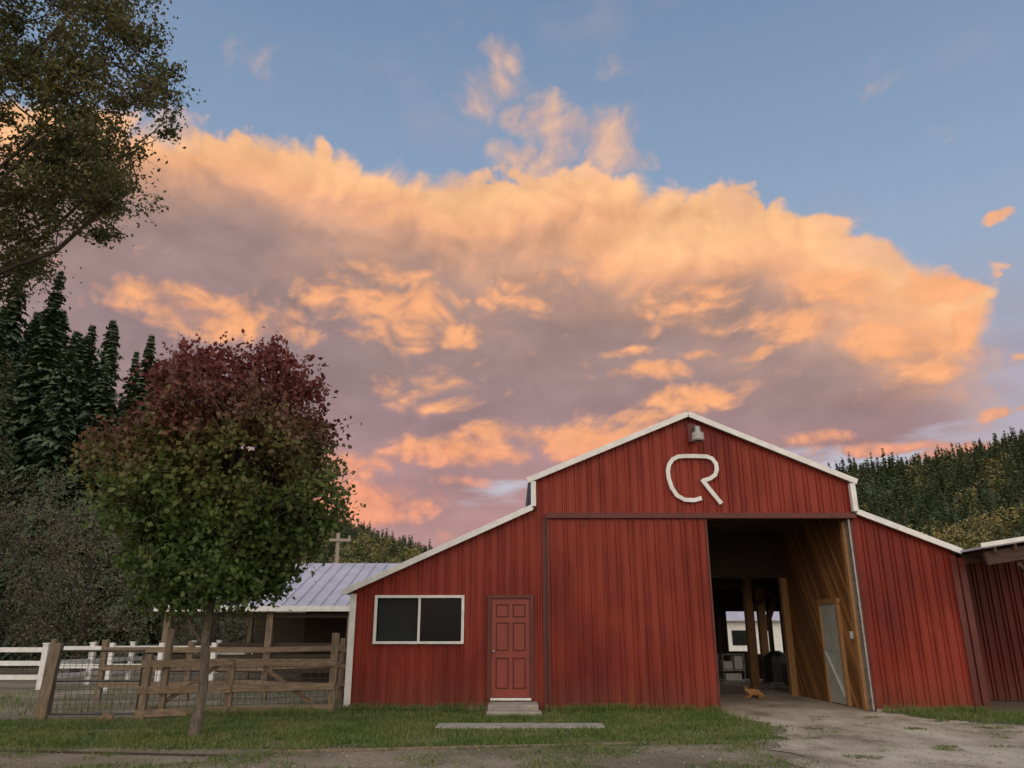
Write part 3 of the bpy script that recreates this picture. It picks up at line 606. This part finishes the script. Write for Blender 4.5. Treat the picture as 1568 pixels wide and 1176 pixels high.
# ------------------------------------------------------------------ trees
def tree(name,base,axis_top,clumps,trunk_r,leafsize,per,sigma,leafm,barkm,shoots=0,Wf=.62,nmain=14):
    g=group(name); base=np.array(base,float); topp=np.array(axis_top,float); parts=[]
    tp=[];tr_=[]
    for i in range(9):
        s=i/8; p=base+(topp-base)*s
        if 0<i: p[:2]+=rng.normal(size=2)*.05*(1 if s<1 else 0)
        tp.append(p); tr_.append(trunk_r*(1-.85*s)*(1.25 if i==0 else 1))
    parts.append(tubedata(tp,tr_,10)); H=topp[2]-base[2]
    C=[]; clumps=[np.array(c) for c in clumps]; order=rng.permutation(len(clumps))
    sk=[p for p in tp[3:]]
    for idx,ci in enumerate(order):
        c=clumps[ci]
        if idx<nmain:
            ax=base+(topp-base)*((c[2]-base[2])/H); hor=np.linalg.norm(c[:2]-ax[:2])
            zb=max(c[2]-hor*rng.uniform(.6,1.1)-.3, base[2]+H*.22); s=min(max((zb-base[2])/H,.0),.97); p0=base+(topp-base)*s
            r0=max(trunk_r*(1-.85*s)*.4,.014)
        else:
            A_=np.array(sk); dd=np.linalg.norm(A_-c,axis=1)+np.maximum(A_[:,2]-c[2],0)*1.5; p0=A_[np.argmin(dd)]; hor=np.linalg.norm(p0-c); r0=.006+.008*min(hor,2)*trunk_r/.1*.5
        L=np.linalg.norm(c-p0); mid=(p0+c)/2+np.array([0,0,-.06*L])+rng.normal(size=3)*.07*L
        ts=np.linspace(0,1,6); pts=[(1-t)**2*p0+2*t*(1-t)*mid+t*t*c+(rng.normal(size=3)*.02*L if 0<t<1 else 0) for t in ts]
        parts.append(tubedata(pts,[r0*(1-.8*t) for t in ts],5 if idx<nmain else 3))
        if idx<nmain*5: sk+=pts[2:]
        k=int(per*rng.uniform(.5,1.4)); sg=sigma*rng.uniform(.6,1.3)
        for j in range(3):
            e=c+rng.normal(size=3)*sg*1.2; parts.append(tubedata([pts[4],e],[.005,.002],3))
        C.append(c+rng.normal(size=(k,3))*sg*np.array([1,1,.8]))
        kk=k//4; tt=rng.uniform(.5,1,kk)[:,None]; C.append((1-tt)**2*p0+2*tt*(1-tt)*mid+tt*tt*c+rng.normal(size=(kk,3))*sg*.6)
        if shoots and rng.random()<shoots:
            dirv=(c-(p0+np.array([0,0,-.3]))); dirv/=np.linalg.norm(dirv)+1e-6; dirv=dirv*.6+np.array([0,0,.9]); L=rng.uniform(.15,.45)
            parts.append(tubedata([c,c+dirv*L],[.006,.002],3)); kk=int(L*60); C.append(c+dirv*(rng.uniform(0,L,kk)[:,None])+rng.normal(size=(kk,3))*.05)
    multi('trunk_and_limbs',parts,barkm,g)
    C=np.concatenate(C); quads_obj('leaves',leaves(C,leafsize,Wf,.4),leafm,g); return g
zs=[1.95,2.55,3.1,3.7,4.4,4.9,5.6,6.1,6.6]; rs=[.85,1.4,1.72,2.02,2.15,2.05,1.7,1.25,.6]
cl=[]
for i in range(900):
    z=rng.uniform(2.05,6.6); r=np.interp(z,zs,rs)
    if rng.random()>(r/2.2)**1.3+.1: continue
    an2=rng.uniform(0,6.283); rr=r*rng.uniform(.12,1)**.42*(.92+.17*math.sin(an2*3+z*2.3)+.06*rng.normal()); cl.append((-5.12-(.12 if z<3.4 else 0)+rr*math.cos(an2),13.6+rr*math.sin(an2)*.95,z+.22*math.sin(an2*2+1)*(z>5.5)))
MAP=leafmat('maple_leaves',[(.10,(.036,.066,.014)),(.32,(.085,.135,.028)),(.44,(.12,.12,.032)),(.56,(.13,.055,.032)),(.72,(.15,.034,.032)),(1.,(.22,.05,.042))],(3.3,7.0),.3,1.3)
tree('maple_tree',(-5.15,13.6,0),(-5.0,13.6,6.3),cl,.085,.105,48,.16,MAP,BARK,.5,.75)
cl=[]
for i in range(1700):
    p=rng.normal(size=3); p/=np.linalg.norm(p); p*=rng.uniform(.15,1)**.4
    q=(-10.3+p[0]*4.0,12.2+p[1]*3.0,11.4+p[2]*4.1)
    if q[0]<-11.4 or q[2]<7.7: continue
    if q[0]>-7.2 and q[2]>12.3: continue
    lump=math.sin(q[0]*1.9+1)*math.sin(q[2]*1.7+.5)+.5*math.sin(q[1]*2+q[2])
    if lump<-.15: continue
    cl.append(q)
cl=cl[:480]
POP=leafmat('poplar_leaves',[(.25,(.040,.056,.016)),(.6,(.085,.098,.030)),(.95,(.17,.14,.05))],None,.4)
tree('poplar_tree',(-11.3,12.4,0),(-10.6,12.2,14.5),cl,.34,.09,95,.18,POP,DBARK,.4,.62,16)

def conifer_t(nwh,nb,nk,wd=.17,fl=.02,drp=.35):
    Q=[]
    for i in range(nwh):
        h=.05+.95*(i+rng.uniform(0,.6))/nwh; Rr=((1-h)**.8*wd+.006)*rng.uniform(.7,1.15)
        for b in range(nb):
            an=rng.uniform(0,6.283); rr=Rr*rng.uniform(.55,1.2)
            for k in range(nk):
                r0=rr*k/nk; r1=rr*(k+1.35)/nk; ca,sa=math.cos(an),math.sin(an); wv=fl*rng.uniform(.6,1.3)*(1.25-.6*k/nk)
                z0=h-drp*r0+rng.normal()*.002; z1=h-(drp+.15)*r1-.2*fl; tl=rng.normal()*.5*wv
                Q.append([(ca*r0-sa*wv,sa*r0+ca*wv,z0-.5*wv+tl),(ca*r0+sa*wv,sa*r0-ca*wv,z0-.5*wv-tl),(ca*r1+sa*wv*.3,sa*r1-ca*wv*.3,z1),(ca*r1-sa*wv*.3,sa*r1+ca*wv*.3,z1)])
    for k in range(4):
        a=k*1.5708;c=a+1.5708; r=.008; Q.append([(r*math.cos(a),r*math.sin(a),0),(r*math.cos(c),r*math.sin(c),0),(.001*math.cos(c),.001*math.sin(c),.98),(.001*math.cos(a),.001*math.sin(a),.98)])
    return np.array(Q)
def scatter(templates,places):
    out=[]
    for (x,y,z,h,wf) in places:
        T=templates[rng.integers(len(templates))]; a=rng.uniform(0,6.283); ca,sa=math.cos(a),math.sin(a)
        X=(T[...,0]*ca-T[...,1]*sa)*h*wf+x; Yy=(T[...,0]*sa+T[...,1]*ca)*h*wf+y; out.append(np.stack([X,Yy,T[...,2]*h+z],-1))
    return np.concatenate(out)
tt_=[-1.3,-.9,-.6,-.45,-.33,-.26,-.19,-.1,0,.2,.35,.43,.55,.685,.9,1.3]; hh_=[.36,.36,.33,.27,.19,.155,.142,.113,.09,.13,.175,.202,.224,.25,.27,.27]
def hz(x,y):
    t=x/max(y,1); H=np.interp(t,tt_,hh_)-.026; s=min(max((y-85)/175,0),1); s=s*s*(3-2*s)
    return H*260*s*(1 if y<265 else max(1-(y-265)/250,.2)) + 2.2*math.sin(x*.07+1)*math.sin(y*.06)*s -.3*(1-min(s*8,1))
ny,nx=46,110; V=[];F=[]
for j in range(ny):
    y=72+j*8
    for i in range(nx):
        t=-1.35+2.7*i/(nx-1); V.append((t*y,y,hz(t*y,y)))
for j in range(ny-1):
    for i in range(nx-1): a=j*nx+i; F.append((a,a+1,a+nx+1,a+nx))
mesh_obj('hills',V,F,simple('forest_floor',(.03,.042,.018),(.08,.09,.035),.05,.95,bmp=0),None,True)
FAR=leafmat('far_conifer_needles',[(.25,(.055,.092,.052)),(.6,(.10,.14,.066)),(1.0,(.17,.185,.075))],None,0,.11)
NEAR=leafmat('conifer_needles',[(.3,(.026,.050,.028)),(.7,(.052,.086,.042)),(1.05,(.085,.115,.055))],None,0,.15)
ft=[conifer_t(20,6,1,.15,.032) for _ in range(8)]
pl_=[]
while len(pl_)<4300:
    t=rng.uniform(-.5,.95); y=math.sqrt(rng.uniform(130**2,268**2))
    if -.02<t<.33: continue
    if t<0 and y<160: continue
    x=t*y; dens=math.sin(x*.06+2)*math.sin(y*.05)
    if dens<-.5 and rng.random()<.7: continue
    hh=y*rng.uniform(.020,.036)*(1.3 if rng.random()<.14 else 1)*(.8 if t<0 else 1)
    pl_.append((x,y,hz(x,y)-.3,hh,rng.uniform(.85,1.35)))
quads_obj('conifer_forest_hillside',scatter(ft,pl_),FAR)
def ball_t(n,s=.16):
    p=rng.normal(size=(n,3)); p/=np.linalg.norm(p,axis=1)[:,None]; p*=(rng.uniform(.3,1,n)**.4)[:,None]*(1+.2*np.sin(p[:,0]*5+p[:,2]*4))[:,None]
    p=p*np.array([.42,.42,.46])+np.array([0,0,.52]); return leaves(p,s,.8)
bt=[ball_t(220,.10) for _ in range(4)]
pl_=[]
for i in range(460):
    if i<190: t=rng.uniform(.48,.63); y=rng.uniform(120,158)
    elif i<280: t=rng.uniform(.4,.8); y=rng.uniform(150,250)
    else: t=rng.uniform(-.32,-.06); y=rng.uniform(130,235)
    pl_.append((t*y,y,hz(t*y,y)-.5,rng.uniform(3.,5.5),rng.uniform(.9,1.3)))
quads_obj('deciduous_woods',scatter(bt,pl_),leafmat('yellowing_leaves',[(.3,(.08,.095,.034)),(.7,(.16,.15,.048)),(1.0,(.26,.19,.06))],None,0,.08))
ct_=[conifer_t(84,10,5,.145,.0085,.3) for _ in range(4)]
pl_=[(-29.1,45,0,24,1),(-25.2,45.5,0,20.3,1.0),(-22.6,45,0,19.6,1.15),(-33,47,0,26,1),(-20.5,48,0,18.5,1.1),(-27.3,44,0,18.5,1.1),(-31.5,44,0,21,1.1),(-24,43,0,17,1.2),(-21,43.5,0,16.5,1.2),(-26.3,47,0,21.5,1.1)]
tx=[-1.2,-.9,-.65,-.56,-.5,-.42,-.33,-.2]; th=[.54,.53,.5,.42,.41,.38,.22,.14]
for i in range(190):
    t=rng.uniform(-.95,-.34); y=rng.uniform(42,80); h=np.interp(t,tx,th)*y*rng.uniform(.62,.99)
    pl_.append((t*y,y,0,min(h,32),rng.uniform(1.0,1.4)))
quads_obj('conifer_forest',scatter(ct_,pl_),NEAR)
WIL=leafmat('willow_leaves',[(.3,(.055,.062,.034)),(.7,(.115,.115,.068)),(1.,(.18,.17,.11))],None,0)
def bush(name,cx,cy,rx,ry,h,n,leafm,size=.13,per=60,barkm=DBARK):
    cl=[]
    for i in range(n):
        p=rng.normal(size=3); p/=np.linalg.norm(p); p*=rng.uniform(.2,1)**.4; cl.append((cx+p[0]*rx,cy+p[1]*ry,max(h*.5+p[2]*h*.5,.3)))
    tree(name,(cx,cy,0),(cx,cy,h*.85),cl,.16,size,per,.38,leafm,barkm,.3,.4,14)
bush('willow_tree',-21.5,34,3.6,2.5,8.6,190,WIL); bush('willow_tree',-17.6,33,3.2,2.4,7.2,170,WIL); bush('willow_tree',-26,35,4,2.5,8.8,150,WIL)
bush('willow_tree',-14.4,39,3,2.4,6,120,WIL)
GB=leafmat('birch_leaves',[(.3,(.055,.075,.025)),(.7,(.11,.125,.04)),(1,(.18,.15,.06))],None,.2)
bush('birch_tree',-18.0,50,3.0,3,9.6,150,GB); bush('birch_tree',-20,44,3,2.5,8,110,GB); bush('birch_tree',-14.9,48,2.2,2,6.6,90,GB)
BR=leafmat('dark_tree_leaves',[(.3,(.030,.038,.017)),(.7,(.062,.072,.03)),(1,(.10,.095,.04))],None,.2)
bush('dark_tree',-21.8,27.5,3.0,2.5,14.5,210,BR,.13,70)
